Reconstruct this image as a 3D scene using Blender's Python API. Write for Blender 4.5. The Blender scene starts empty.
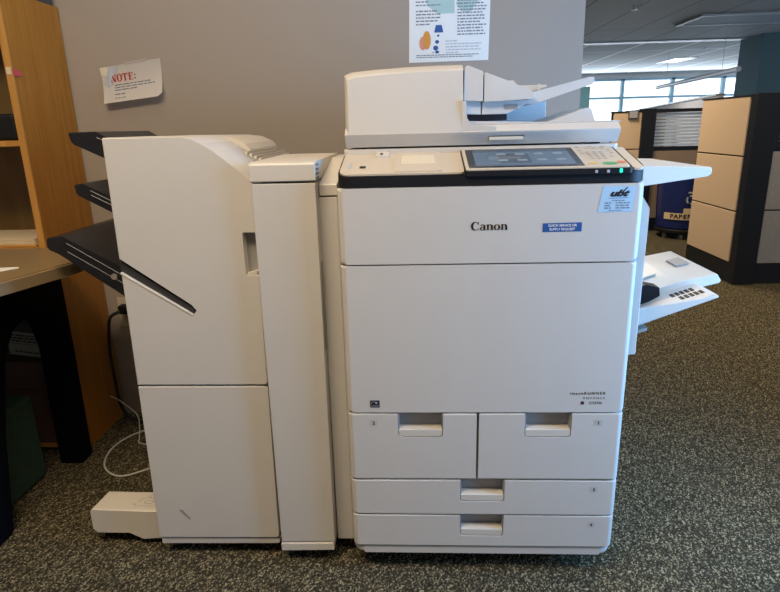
import bpy, bmesh, math, random
from mathutils import Vector, Matrix
random.seed(7)
SC = bpy.context.scene
COL = SC.collection
PI = math.pi

# ------------------------------------------------------------------ materials
def mat(name, col, rough=.5, metal=0., spec=.5, emit=None, estr=0., noise=0., nscale=60., bump=0., bscale=300.):
    m = bpy.data.materials.new(name); m.use_nodes = True
    nt = m.node_tree; b = nt.nodes['Principled BSDF']
    b.inputs['Base Color'].default_value = (*col, 1)
    b.inputs['Roughness'].default_value = rough
    b.inputs['Metallic'].default_value = metal
    b.inputs['Specular IOR Level'].default_value = spec
    if emit:
        b.inputs['Emission Color'].default_value = (*emit, 1)
        b.inputs['Emission Strength'].default_value = estr
    tc = nt.nodes.new('ShaderNodeTexCoord')
    if noise:
        n = nt.nodes.new('ShaderNodeTexNoise'); n.inputs['Scale'].default_value = nscale
        n.inputs['Detail'].default_value = 4
        nt.links.new(tc.outputs['Object'], n.inputs['Vector'])
        r = nt.nodes.new('ShaderNodeValToRGB')
        r.color_ramp.elements[0].position = .3; r.color_ramp.elements[1].position = .7
        r.color_ramp.elements[0].color = (*[c * (1 - noise) for c in col], 1)
        r.color_ramp.elements[1].color = (*[min(1, c * (1 + noise)) for c in col], 1)
        nt.links.new(n.outputs['Fac'], r.inputs['Fac'])
        nt.links.new(r.outputs['Color'], b.inputs['Base Color'])
    if bump:
        n2 = nt.nodes.new('ShaderNodeTexNoise'); n2.inputs['Scale'].default_value = bscale
        nt.links.new(tc.outputs['Object'], n2.inputs['Vector'])
        bp = nt.nodes.new('ShaderNodeBump'); bp.inputs['Strength'].default_value = bump
        bp.inputs['Distance'].default_value = .002
        nt.links.new(n2.outputs['Fac'], bp.inputs['Height'])
        nt.links.new(bp.outputs['Normal'], b.inputs['Normal'])
    return m

def carpet_mat():
    m = bpy.data.materials.new('loop_carpet'); m.use_nodes = True
    nt = m.node_tree; b = nt.nodes['Principled BSDF']; b.inputs['Roughness'].default_value = .95
    b.inputs['Specular IOR Level'].default_value = .1
    tc = nt.nodes.new('ShaderNodeTexCoord')
    rt = nt.nodes.new('ShaderNodeMapping'); rt.inputs['Rotation'].default_value = (0, 0, math.radians(-68))
    nt.links.new(tc.outputs['Object'], rt.inputs['Vector'])
    mp = nt.nodes.new('ShaderNodeMapping'); mp.inputs['Scale'].default_value = (215, 300, 1)
    nt.links.new(rt.outputs['Vector'], mp.inputs['Vector'])
    v = nt.nodes.new('ShaderNodeTexVoronoi'); v.inputs['Scale'].default_value = 1
    v.inputs['Randomness'].default_value = .35
    nt.links.new(mp.outputs['Vector'], v.inputs['Vector'])
    sep = nt.nodes.new('ShaderNodeSeparateColor'); nt.links.new(v.outputs['Color'], sep.inputs['Color'])
    # slow variation makes the pale loops bunch into streaks
    mp2 = nt.nodes.new('ShaderNodeMapping'); mp2.inputs['Scale'].default_value = (30, 110, 1)
    nt.links.new(rt.outputs['Vector'], mp2.inputs['Vector'])
    n = nt.nodes.new('ShaderNodeTexNoise'); n.inputs['Scale'].default_value = 1.; n.inputs['Detail'].default_value = 1
    nt.links.new(mp2.outputs['Vector'], n.inputs['Vector'])
    ad = nt.nodes.new('ShaderNodeMath'); ad.operation = 'MULTIPLY_ADD'; ad.inputs[1].default_value = .75
    nt.links.new(n.outputs['Fac'], ad.inputs[0]); nt.links.new(sep.outputs['Red'], ad.inputs[2])
    r = nt.nodes.new('ShaderNodeValToRGB'); e = r.color_ramp.elements
    e[0].position = .30; e[0].color = (.020, .018, .011, 1)
    e[1].position = 1.0; e[1].color = (.34, .29, .18, 1)
    a = e.new(.60); a.color = (.047, .041, .025, 1)
    a = e.new(.76); a.color = (.090, .077, .046, 1)
    a = e.new(.86); a.color = (.19, .160, .095, 1)
    sc = nt.nodes.new('ShaderNodeMath'); sc.operation = 'MULTIPLY'; sc.inputs[1].default_value = .69
    nt.links.new(ad.outputs[0], sc.inputs[0]); nt.links.new(sc.outputs[0], r.inputs['Fac'])
    nt.links.new(r.outputs['Color'], b.inputs['Base Color'])
    bp = nt.nodes.new('ShaderNodeBump'); bp.inputs['Strength'].default_value = .6; bp.inputs['Distance'].default_value = .003
    bp.invert = True
    nt.links.new(v.outputs['Distance'], bp.inputs['Height']); nt.links.new(bp.outputs['Normal'], b.inputs['Normal'])
    return m

def wood_mat(name, c0, c1, vec=(14, 14, 1.2)):
    m = bpy.data.materials.new(name); m.use_nodes = True
    nt = m.node_tree; b = nt.nodes['Principled BSDF']; b.inputs['Roughness'].default_value = .42
    tc = nt.nodes.new('ShaderNodeTexCoord'); mp = nt.nodes.new('ShaderNodeMapping')
    mp.inputs['Scale'].default_value = vec
    nt.links.new(tc.outputs['Object'], mp.inputs['Vector'])
    n = nt.nodes.new('ShaderNodeTexNoise'); n.inputs['Scale'].default_value = 2.2; n.inputs['Detail'].default_value = 7
    n.inputs['Distortion'].default_value = .6
    nt.links.new(mp.outputs['Vector'], n.inputs['Vector'])
    r = nt.nodes.new('ShaderNodeValToRGB')
    r.color_ramp.elements[0].position = .33; r.color_ramp.elements[0].color = (*c0, 1)
    r.color_ramp.elements[1].position = .68; r.color_ramp.elements[1].color = (*c1, 1)
    nt.links.new(n.outputs['Fac'], r.inputs['Fac']); nt.links.new(r.outputs['Color'], b.inputs['Base Color'])
    return m

def ceiling_mat(name='ceiling_tiles', mortar=(.15, .15, .16, 1), size=.012, bw=.75):
    m = bpy.data.materials.new(name); m.use_nodes = True
    nt = m.node_tree; b = nt.nodes['Principled BSDF']; b.inputs['Roughness'].default_value = .8
    tc = nt.nodes.new('ShaderNodeTexCoord')
    br = nt.nodes.new('ShaderNodeTexBrick'); br.offset = 0
    br.inputs['Scale'].default_value = 1; br.inputs['Brick Width'].default_value = bw; br.inputs['Row Height'].default_value = 3.4
    br.inputs['Mortar Size'].default_value = size
    br.inputs['Color1'].default_value = (.44, .455, .48, 1); br.inputs['Color2'].default_value = (.42, .435, .46, 1)
    br.inputs['Mortar'].default_value = mortar
    nt.links.new(tc.outputs['Object'], br.inputs['Vector']); nt.links.new(br.outputs['Color'], b.inputs['Base Color'])
    n = nt.nodes.new('ShaderNodeTexNoise'); n.inputs['Scale'].default_value = 90
    bp = nt.nodes.new('ShaderNodeBump'); bp.inputs['Strength'].default_value = .3; bp.inputs['Distance'].default_value = .004
    nt.links.new(tc.outputs['Object'], n.inputs['Vector']); nt.links.new(n.outputs['Fac'], bp.inputs['Height'])
    nt.links.new(bp.outputs['Normal'], b.inputs['Normal'])
    return m

WHITE = mat('warm_white_plastic', (.60, .575, .535), .42, noise=.012, nscale=9, bump=.03, bscale=900)
WHITE2 = mat('pale_top_plastic', (.64, .60, .53), .38)
COOLW = mat('cool_white_plastic', (.58, .58, .58), .4)
PANELTOP = mat('beige_panel_plastic', (.55, .49, .40), .4)
GREYP = mat('grey_plastic', (.32, .31, .29), .45)
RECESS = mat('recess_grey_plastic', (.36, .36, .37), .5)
DKREC = mat('slot_shade_dark', (.03, .03, .032), .5)  # dark fill that paints the shade inside slots and vent holes
BLACK = mat('black_plastic', (.012, .012, .014), .5, spec=.22)
BLACKT = mat('black_tray_plastic', (.013, .013, .016), .38, noise=.2, nscale=30)
RUBBER = mat('black_rubber', (.015, .015, .015), .7)
GLASS = mat('screen_glass', (.02, .025, .03), .08)
LCD = mat('lit_screen', (.03, .05, .08), .12, emit=(.30, .45, .62), estr=.22)
LCDI = mat('screen_icons', (.1, .13, .17), .15, emit=(.62, .75, .85), estr=.18)
LCDD = mat('screen_dark_areas', (.03, .04, .06), .12, emit=(.2, .3, .42), estr=.16)
INK = mat('black_ink', (.012, .012, .018), .5)
GREYINK = mat('grey_ink', (.20, .21, .26), .6)
PALEINK = mat('pale_grey_ink', (.44, .47, .52), .6)
REDINK = mat('red_ink', (.36, .02, .025), .6)
BLUEINK = mat('blue_ink', (.015, .085, .30), .5)
PAPER = mat('white_paper', (.80, .80, .78), .7)
NOTEP = mat('cream_paper', (.86, .83, .78), .75)
POSTERP = mat('poster_paper', (.74, .77, .75), .6)
MINT = mat('mint_print', (.38, .55, .53), .6)
ORANGE = mat('orange_print', (.62, .27, .05), .6)
PINKP = mat('pink_print', (.66, .26, .2), .6)
TAPE = mat('cloudy_tape', (.42, .46, .52), .3)
TAPEY = mat('yellowed_tape', (.62, .58, .46), .4)
STICK = mat('pale_blue_sticker', (.42, .64, .82), .35)
GREENB = mat('green_button', (.06, .36, .15), .4)
REDB = mat('red_button', (.62, .18, .10), .4)
YELB = mat('yellow_button', (.62, .45, .12), .4)
GREYB = mat('grey_key', (.40, .37, .31), .5)
LEDG = mat('green_led', (0, .4, .25), .4, emit=(0.02, .9, .55), estr=1.6)
LEDW = mat('grey_led', (.4, .42, .45), .4)
WALL = mat('taupe_wall_paint', (.335, .290, .242), .75, bump=.12, bscale=420, noise=.012, nscale=5)
OFFWALL = mat('grey_wall_paint', (.45, .45, .45), .8, noise=.02, nscale=4)
WOOD = wood_mat('oak_veneer', (.36, .140, .012), (.46, .190, .020), (26, 26, 1.6))
WOODE = wood_mat('oak_edge', (.42, .20, .04), (.58, .30, .075))
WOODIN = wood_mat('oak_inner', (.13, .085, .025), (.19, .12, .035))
DESKT = mat('taupe_laminate', (.24, .165, .080), .4, noise=.05, nscale=200)
DESKE = mat('desk_edge_band', (.30, .215, .12), .38)
NAVYM = mat('dark_navy_metal', (.003, .003, .005), .7, spec=.06)
CARPET = carpet_mat()
CEIL = ceiling_mat()
WHITEM = mat('white_metal', (.72, .75, .80), .45)
TAN = mat('tan_fabric', (.64, .49, .345), .9, noise=.05, nscale=150, bump=.2, bscale=600)
GREYF = mat('grey_fabric', (.26, .27, .29), .9, noise=.16, nscale=140, bump=.2, bscale=600)
BROWNF = mat('brown_fabric', (.30, .23, .17), .9, noise=.05, nscale=150)
DARKT = mat('charcoal_trim', (.008, .011, .020), .45)
SLAT = mat('pale_slat', (.66, .74, .84), .4)
SLATD = mat('dark_slat', (.035, .045, .05), .4)
TEAL = mat('teal_column_paint', (.085, .155, .175), .75)
TEAL2 = mat('bright_teal_paint', (.36, .78, .84), .7)
MULL = mat('window_frame_metal', (.25, .42, .52), .4)
BINB = mat('blue_bin_plastic', (.010, .022, .125), .35)
BINL = mat('tan_label', (.66, .52, .34), .6)
DIFF = mat('lamp_lens', (.42, .47, .55), .75)
LAMPON = mat('lit_lamp_lens', (.8, .85, .9), .4, emit=(.85, .93, 1.), estr=1.6)
MANILA = mat('manila_envelope', (.55, .30, .08), .6)
CREAMP = mat('cream_pages', (.62, .52, .36), .7)
PINKF = mat('pink_flag', (.60, .08, .09), .5)
PINKS = mat('pink_sticky', (.85, .18, .33), .6)
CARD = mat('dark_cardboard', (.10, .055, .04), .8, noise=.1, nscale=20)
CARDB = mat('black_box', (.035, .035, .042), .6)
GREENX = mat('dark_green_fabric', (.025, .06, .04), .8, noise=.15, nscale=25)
LABELG = mat('grey_carton_label', (.34, .34, .29), .7)
CABLEW = mat('white_cable', (.55, .53, .48), .5)
OUTLETM = mat('ivory_plastic', (.55, .48, .38), .5)
DARKBOX = mat('dark_grey_block', (.06, .058, .055), .7, noise=.25, nscale=12)
DIVP = mat('fuse_box_plastic', (.22, .24, .26), .4)

def glass_mat():
    m = bpy.data.materials.new('window_glass'); m.use_nodes = True
    nt = m.node_tree
    for n in list(nt.nodes): nt.nodes.remove(n)
    o = nt.nodes.new('ShaderNodeOutputMaterial'); mx = nt.nodes.new('ShaderNodeMixShader')
    t = nt.nodes.new('ShaderNodeBsdfTransparent'); g = nt.nodes.new('ShaderNodeBsdfGlossy')
    g.inputs['Roughness'].default_value = .05; mx.inputs[0].default_value = .06
    nt.links.new(t.outputs[0], mx.inputs[1]); nt.links.new(g.outputs[0], mx.inputs[2]); nt.links.new(mx.outputs[0], o.inputs[0])
    return m
WGLASS = glass_mat()
def translucent_mat(name, col):
    m = bpy.data.materials.new(name); m.use_nodes = True; nt = m.node_tree
    for n in list(nt.nodes): nt.nodes.remove(n)
    o = nt.nodes.new('ShaderNodeOutputMaterial'); mx = nt.nodes.new('ShaderNodeMixShader'); mx.inputs[0].default_value = .6
    a = nt.nodes.new('ShaderNodeBsdfDiffuse'); b = nt.nodes.new('ShaderNodeBsdfTranslucent')
    a.inputs[0].default_value = (*col, 1); b.inputs[0].default_value = (*col, 1)
    nt.links.new(a.outputs[0], mx.inputs[1]); nt.links.new(b.outputs[0], mx.inputs[2]); nt.links.new(mx.outputs[0], o.inputs[0])
    return m
SLATT = translucent_mat('frosted_slat', (.80, .88, .97))

# ------------------------------------------------------------------ mesh helpers
def rpoly(pts, radii, n=6):
    """round the corners of a 2D polygon; radii is one number or one per corner"""
    if not isinstance(radii, (list, tuple)): radii = [radii] * len(pts)
    out = []; N = len(pts)
    for i in range(N):
        p = Vector(pts[i]); r = radii[i]
        if r <= 0: out.append(tuple(p)); continue
        a = (Vector(pts[i - 1]) - p); b = (Vector(pts[(i + 1) % N]) - p)
        la, lb = a.length, b.length; a /= la; b /= lb
        ang = math.acos(max(-1, min(1, a.dot(b))))
        if ang > PI - .02: out.append(tuple(p)); continue
        t = min(r / math.tan(ang / 2), la * .49, lb * .49); rr = t * math.tan(ang / 2)
        c = p + (a + b).normalized() * (rr / math.sin(ang / 2))
        v0 = p + a * t - c; v1 = p + b * t - c
        a0 = math.atan2(v0.y, v0.x); a1 = math.atan2(v1.y, v1.x)
        d = (a1 - a0 + PI) % (2 * PI) - PI
        for k in range(n + 1):
            q = a0 + d * k / n
            out.append((c.x + rr * math.cos(q), c.y + rr * math.sin(q)))
    return out

def rect(x0, x1, y0, y1): return [(x0, y0), (x1, y0), (x1, y1), (x0, y1)]

class MB:
    def __init__(self): self.bm = bmesh.new()
    def _merge(self, t, M=None):
        bmesh.ops.recalc_face_normals(t, faces=t.faces)
        me = bpy.data.meshes.new('tmp'); t.to_mesh(me); t.free()
        if M: me.transform(M)
        self.bm.from_mesh(me); bpy.data.meshes.remove(me)
    def ext(self, pts, axis, a, b, bev=0., seg=2, shear=None, M=None):
        t = bmesh.new()
        def P(p, d):
            if axis == 'z': v = (p[0], p[1], d)
            elif axis == 'y': v = (p[0], d, p[1])
            else: v = (d, p[0], p[1])
            return v
        A = [t.verts.new(P(p, a)) for p in pts]; B = [t.verts.new(P(p, b)) for p in pts]
        fa = t.faces.new(A); fb = t.faces.new(B[::-1]); n = len(pts)
        for i in range(n): t.faces.new((A[i], B[i], B[(i + 1) % n], A[(i + 1) % n]))
        if bev:
            es = list(fa.edges) + list(fb.edges)
            bmesh.ops.bevel(t, geom=es, offset=bev, segments=seg, affect='EDGES', profile=.5, clamp_overlap=True)
        if shear:
            for v in t.verts: v.co = Vector(shear(v.co))
        self._merge(t, M); return self
    def box(self, x0, x1, y0, y1, z0, z1, bev=0., seg=2, M=None, shear=None):
        t = bmesh.new(); bmesh.ops.create_cube(t, size=1)
        for v in t.verts:
            v.co = Vector((x0 + (v.co.x + .5) * (x1 - x0), y0 + (v.co.y + .5) * (y1 - y0), z0 + (v.co.z + .5) * (z1 - z0)))
        if bev: bmesh.ops.bevel(t, geom=list(t.edges), offset=bev, segments=seg, affect='EDGES', profile=.5, clamp_overlap=True)
        if shear:
            for v in t.verts: v.co = Vector(shear(v.co))
        self._merge(t, M); return self
    def cyl(self, p0, p1, r0, r1=None, n=24):
        r1 = r0 if r1 is None else r1
        p0, p1 = Vector(p0), Vector(p1); d = p1 - p0
        t = bmesh.new(); bmesh.ops.create_cone(t, cap_ends=True, segments=n, radius1=r0, radius2=r1, depth=d.length)
        M = Matrix.Translation((p0 + p1) / 2) @ d.to_track_quat('Z', 'Y').to_matrix().to_4x4()
        self._merge(t, M); return self
    def lathe(self, prof, c=(0, 0, 0), n=40):
        t = bmesh.new(); rings = []
        for r, z in prof:
            rings.append([t.verts.new((c[0] + r * math.cos(2 * PI * k / n), c[1] + r * math.sin(2 * PI * k / n), c[2] + z)) for k in range(n)])
        for i in range(len(rings) - 1):
            for k in range(n): t.faces.new((rings[i][k], rings[i][(k + 1) % n], rings[i + 1][(k + 1) % n], rings[i + 1][k]))
        t.faces.new(rings[0]); t.faces.new(rings[-1]); self._merge(t); return self
    def tube(self, path, r, n=8):
        P = []
        pts = [Vector(p) for p in path]
        for i in range(len(pts) - 1):                      # Catmull-Rom smoothing
            a = pts[max(i - 1, 0)]; b = pts[i]; c = pts[i + 1]; d = pts[min(i + 2, len(pts) - 1)]
            for k in range(8):
                u = k / 8
                P.append(.5 * ((2 * b) + (c - a) * u + (2 * a - 5 * b + 4 * c - d) * u * u + (3 * b - a - 3 * c + d) * u ** 3))
        P.append(pts[-1]); t = bmesh.new(); rings = []
        for i, p in enumerate(P):
            d = (P[min(i + 1, len(P) - 1)] - P[max(i - 1, 0)]).normalized()
            s = d.cross(Vector((0, 0, 1)) if abs(d.z) < .9 else Vector((1, 0, 0))).normalized(); u = s.cross(d)
            rings.append([t.verts.new(p + r * (math.cos(2 * PI * k / n) * s + math.sin(2 * PI * k / n) * u)) for k in range(n)])
        for i in range(len(rings) - 1):
            for k in range(n): t.faces.new((rings[i][k], rings[i][(k + 1) % n], rings[i + 1][(k + 1) % n], rings[i + 1][k]))
        t.faces.new(rings[0]); t.faces.new(rings[-1][::-1]); self._merge(t); return self
    def build(self, name, m, parent=None, smooth=True, label=None):
        me = bpy.data.meshes.new(name); self.bm.to_mesh(me); self.bm.free()
        return finish(name, me, m, parent, smooth, label)

def finish(name, me, m, parent=None, smooth=True, label=None):
    if smooth and len(me.polygons):
        me.polygons.foreach_set('use_smooth', [True] * len(me.polygons)); me.set_sharp_from_angle(angle=math.radians(40))
    me.materials.clear(); me.materials.append(m)
    o = bpy.data.objects.new(name, me); COL.objects.link(o)
    if smooth and name not in ('upper_cover',):
        w_ = o.modifiers.new('weighted_normal', 'WEIGHTED_NORMAL'); w_.keep_sharp = True; w_.weight = 50
    attach(o, parent)
    if label: o['label'] = label
    return o

WORLD = {}
def attach(o, parent):
    if parent is not None:
        o.parent = parent
        loc = WORLD.get(parent.name, Vector((0, 0, 0)))
        o.matrix_parent_inverse = Matrix.Translation(-loc)

def thing(name, label, cat, loc, group=None):
    o = bpy.data.objects.new(name, None); COL.objects.link(o); o.empty_display_size = .1
    o.location = loc; WORLD[o.name] = Vector(loc); return tag(o, label, cat, group)
def tag(o, label, cat, group=None):
    o['label'] = label; o['category'] = cat
    if group: o['group'] = group
    return o
def struct(o): o['kind'] = 'structure'; return o

def cut(mb, cutter, name, m, parent=None, label=None):
    """boolean difference of two mesh builders -> one mesh object"""
    a = mb.build('tmp_a', m); b = cutter.build('tmp_b', m)
    md = a.modifiers.new('b', 'BOOLEAN'); md.operation = 'DIFFERENCE'; md.object = b; md.solver = 'EXACT'
    dg = bpy.context.evaluated_depsgraph_get(); dg.update()
    me = bpy.data.meshes.new_from_object(a.evaluated_get(dg)); me.name = name
    for o in (a, b):
        d = o.data; bpy.data.objects.remove(o); bpy.data.meshes.remove(d)
    return finish(name, me, m, parent, True, label)

class Flat:
    """print on a surface: origin + u (right) + v (up); lies `lift` above the surface"""
    def __init__(self, origin, u=(1, 0, 0), v=(0, 0, 1), lift=.0005):
        self.o = Vector(origin); self.u = Vector(u).normalized(); self.v = Vector(v).normalized()
        self.o = self.o + self.u.cross(self.v) * lift; self.bm = bmesh.new()
    def P(self, p): return self.bm.verts.new(self.o + self.u * p[0] + self.v * p[1])
    def poly(self, pts): self.bm.faces.new([self.P(p) for p in pts]); return self
    def rect(self, x0, x1, y0, y1): return self.poly(rect(x0, x1, y0, y1))
    def rrect(self, x0, x1, y0, y1, r): return self.poly(rpoly(rect(x0, x1, y0, y1), r, 4))
    def ell(self, cx, cy, rx, ry, n=24): return self.poly([(cx + rx * math.cos(2 * PI * k / n), cy + ry * math.sin(2 * PI * k / n)) for k in range(n)])
    def ring(self, co, ro, ci, ri, a0=0, a1=360, n=32):
        f = lambda c, r, a: (c[0] + r[0] * math.cos(a), c[1] + r[1] * math.sin(a))
        A = [math.radians(a0 + (a1 - a0) * k / n) for k in range(n + 1)]
        O = [self.P(f(co, ro, a)) for a in A]; I = [self.P(f(ci, ri, a)) for a in A]
        for k in range(n): self.bm.faces.new((O[k], O[k + 1], I[k + 1], I[k]))
        return self
    def frame(self, x0, x1, y0, y1, w):
        self.rect(x0, x1, y0, y0 + w); self.rect(x0, x1, y1 - w, y1); self.rect(x0, x0 + w, y0 + w, y1 - w); self.rect(x1 - w, x1, y0 + w, y1 - w); return self
    def words(self, x0, x1, y, h, rnd, gap=None):
        """an unreadable printed line: short dashes the length of words"""
        x = x0; gap = gap or h * .7
        while x < x1 - h:
            w = min(rnd.uniform(1.2, 4.5) * h, x1 - x); self.rect(x, x + w, y, y + h); x += w + gap
        return self
    def build(self, name, m, parent=None, label=None):
        me = bpy.data.meshes.new(name); self.bm.to_mesh(me); self.bm.free()
        return finish(name, me, m, parent, False, label)

def text(name, body, size, origin, u, v, m, parent=None, lift=.0006, bold=0., sx=1., shear=0., space=1., align='LEFT', label=None):
    c = bpy.data.curves.new('t', 'FONT'); c.body = body; c.size = size; c.offset = bold; c.shear = shear
    c.space_character = space; c.align_x = align; c.fill_mode = 'FRONT'
    o = bpy.data.objects.new('t', c); COL.objects.link(o)
    dg = bpy.context.evaluated_depsgraph_get(); dg.update()
    me = bpy.data.meshes.new_from_object(o.evaluated_get(dg)); me.name = name
    bpy.data.objects.remove(o); bpy.data.curves.remove(c)
    u = Vector(u).normalized(); v = Vector(v).normalized(); n = u.cross(v); og = Vector(origin) + n * lift
    M = Matrix(((u.x * sx, v.x, n.x, og.x), (u.y * sx, v.y, n.y, og.y), (u.z * sx, v.z, n.z, og.z), (0, 0, 0, 1)))
    me.transform(M)
    return finish(name, me, m, parent, False, label)

# ------------------------------------------------------------------ the setting
struct(MB().box(-4, 16, -4, 20.3, -.1, 0).build('floor', CARPET, smooth=False))
struct(MB().box(-4, 16, -4, 20.3, 2.7, 2.8).build('ceiling', CEIL, smooth=False))
struct(MB().box(3.0, 16, 12.16, 20.04, 2.690, 2.6995).build('ceiling', ceiling_mat('ceiling_slats', (.95, .95, .95, 1), .035, 1.15), smooth=False))
struct(MB().box(-3.6, .424, .92, 1.06, 0, 2.7).build('wall_back', WALL, smooth=False))
struct(MB().box(-4.15, -4, -4, 20.3, 0, 2.7).build('wall_left', OFFWALL, smooth=False))
struct(MB().box(-4, 16, -4.15, -4, 0, 2.7).build('wall_front', OFFWALL, smooth=False))
# far wall with its band of windows
fw = MB(); fw.box(-4, 16, 20.05, 20.3, 0, .95).box(-4, 16, 20.05, 20.3, 2.50, 2.7).box(-4, 3.3, 20.05, 20.3, .95, 2.50).box(15.4, 16, 20.05, 20.3, .95, 2.5)
struct(fw.build('wall_far', OFFWALL, smooth=False))
win = struct(MB().box(3.3, 15.4, 20.16, 20.17, .95, 2.50).build('window_1', WGLASS, smooth=False))
fr = MB()
for x in (3.34, 5.15, 6.80, 8.46, 10.13, 11.8, 13.5, 15.36): fr.box(x - .05, x + .05, 20.08, 20.24, .95, 2.50)
fr.build('mullion', MULL, win, False)
MB().box(3.3, 15.4, 20.10, 20.22, 1.86, 1.93).box(3.3, 15.4, 20.08, 20.24, .95, 1.02).box(3.3, 15.4, 20.08, 20.24, 2.44, 2.50).build('transom', MULL, win, False)
# right wall with a tall window band (out of frame; the daylight on the printer's right side)
rw = MB(); rw.box(16, 16.2, -4, 20.3, 0, .6).box(16, 16.2, -4, 20.3, 2.55, 2.7).box(16, 16.2, -4, -3.5, .6, 2.55).box(16, 16.2, 19.8, 20.3, .6, 2.55)
struct(rw.build('wall_right', OFFWALL, smooth=False))
struct(MB().box(16.1, 16.11, -3.5, 19.8, .6, 2.55).build('window_2', WGLASS, smooth=False))
nw = MB(); nw.box(1.45, 1.57, -4, .25, 0, .40).box(1.45, 1.57, -4, .25, 2.22, 2.7).box(1.45, 1.57, -4, -.74, .40, 2.22).box(1.45, 1.57, .10, .25, .40, 2.22)  # unseen side wall with a window, added to bring blue light onto the copier
struct(nw.build('added_side_wall', OFFWALL, smooth=False))
struct(MB().box(1.50, 1.51, -.74, .10, .40, 2.22).build('added_window', WGLASS, smooth=False))
struct(MB().box(3.0, 16, 11.85, 12.15, 2.683, 2.7).build('trim_1', WHITEM, smooth=False))

# ------------------------------------------------------------------ the printer
P = thing('multifunction_printer', 'large white floor-standing office copier with touch screen and four paper drawers', 'printer', (0, .42, 0))
W = .335
WR = .3375
def slab(z0, z1, y1=.03, r=.028, bev=.004, x0=-W, x1=WR, y0=0, rl=True, rr=True):
    rs = [r if rl else 0, r if rr else 0, 0, 0]
    return MB().ext(rpoly([(x0, y0), (x1, y0), (x1, y1), (x0, y1)], rs, 8), 'z', z0, z1, bev)
core = MB().box(-.330, .332, .028, .85, .09, 1.02, .004)
body = cut(core, MB().box(-.215, -.095, 0, .065, .40, .4725).box(.097, .219, 0, .065, .40, .4725).box(-.060, .062, 0, .065, .215, .287).box(-.060, .062, 0, .065, .115, .184), 'body', WHITE, P)
slab(.062, .086, y1=.84, r=.03, bev=.008, y0=.004).build('base', WHITE, P)
for x in (-.27, .27):
    for y in (.10, .76):
        cs = MB().box(x - .02, x + .02, y - .02, y + .02, .048, .064).box(x - .028, x - .022, y - .02, y + .03, .02, .062).box(x + .022, x + .028, y - .02, y + .03, .02, .062).build('caster', BLACK, P)
        MB().cyl((x - .02, y + .01, .0275), (x + .02, y + .01, .0275), .0275).build('wheel', RUBBER, cs)
# upper cover, main door
slab(.849, 1.0215, r=.03, bev=.009).build('upper_front_cover', WHITE, P)
slab(.4755, .8455, r=.03, bev=.006).build('front_door', WHITE, P)
def drawer(x0, x1, z0, z1, hx0, hx1, depth, rl, rr, num, nx):
    notch = MB().ext(rpoly([(hx0, z1 - depth), (hx1, z1 - depth), (hx1, z1 + .02), (hx0, z1 + .02)], [.009, .009, 0, 0], 5), 'y', -.02, .05)
    d = cut(slab(z0, z1, x0=x0, x1=x1, rl=rl, rr=rr, bev=.0035), notch, 'paper_drawer', WHITE, P)
    h = MB(); zt, zb = z1 - .002, z1 - depth + .001
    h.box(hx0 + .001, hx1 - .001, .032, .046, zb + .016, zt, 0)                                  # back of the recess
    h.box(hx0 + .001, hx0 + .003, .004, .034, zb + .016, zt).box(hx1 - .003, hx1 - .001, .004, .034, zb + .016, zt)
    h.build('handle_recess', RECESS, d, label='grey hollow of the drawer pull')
    MB().ext(rpoly([(hx0 + .0015, zb + .001), (hx1 - .0015, zb + .001), (hx1 - .0015, zb + .019), (hx0 + .0015, zb + .019)], [.008, .008, .001, .001], 4), 'y', .001, .030, .0015).build('handle_lip', WHITE2, d, label='pale lip of the drawer pull')
    f = Flat((nx, 0, z1 - .024), lift=.0006); f.rrect(-.0085, .0085, -.0085, .0085, .002); s = f.build('number_label', mat('number_label_grey', (.52, .51, .48), .4), d, label='small square label with a drawer number')
    text('number', num, .012, (nx, 0, z1 - .0285), (1, 0, 0), (0, 0, 1), INK, d, lift=.0010, bold=.0004, align='CENTER')
    return d
drawer(-W, -.0165, .2885, .4715, -.210, -.099, .064, True, False, '2', -.270)
drawer(-.0105, WR, .2885, .4715, .101, .214, .064, False, True, '1', .278)
drawer(-W, WR, .1850, .2845, -.055, .057, .062, True, True, '3', .280)
drawer(-W, WR, .0885, .1810, -.055, .057, .062, True, True, '4', .280)

# --- control panel (black shell, beige top), leaning back
SH = lambda z0, k: (lambda c: (c.x, c.y, c.z + (k * (c.y + .014) if c.z > z0 else 0)))
shell = MB().ext(rpoly([(-.333, .002), (.343, .002), (.343, .165), (-.333, .165)], [.028, .042, .003, .003], 8), 'z', 1.0225, 1.0435, .002, shear=SH(1.033, .245))
cp = shell.build('control_panel', BLACK, P, label='black band around the tilted control panel')
def tilt(x0, x1, y0, y1, z0, z1, k, r, bev, n=6):
    return MB().ext(rpoly([(x0, y0), (x1, y0), (x1, y1), (x0, y1)], r, n), 'z', z0, z1, bev, shear=lambda c: (c.x, c.y, c.z + k * (c.y + .014)))
tilt(-.329, -.052, .006, .164, 1.0430, 1.0475, .245, [.024, .012, .002, .002], .0012).build('left_panel_top', PANELTOP, cp)
tilt(.3125, .335, .008, .164, 1.0430, 1.0475, .245, [.002, .0215, .002, .002], .0012).build('right_panel_edge', PANELTOP, cp)
tilt(-.205, -.100, .012, .152, 1.0470, 1.0500, .245, .004, .001).build('reader_plate', PANELTOP, cp)
tilt(-.192, -.115, .060, .125, 1.0498, 1.0508, .245, .003, .0004).build('reader_inset', mat('reader_inset_plastic', (.66, .60, .48), .45), cp)
UL = Vector((0, 1, .245)).normalized()
def pf(x, y, lift=.0006, z=1.0475): return Flat((x, y, z + .245 * (y + .014)), (1, 0, 0), UL, lift)
f = pf(-.279, .052); f.rect(-.007, .007, -.008, .008); f.build('status_window', BLACK, cp)
f = pf(-.310, .064); f.rrect(-.004, .003, -.020, .022, .001); f.build('blue_sticker', mat('faint_blue_sticker', (.40, .50, .55), .4), cp)
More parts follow.
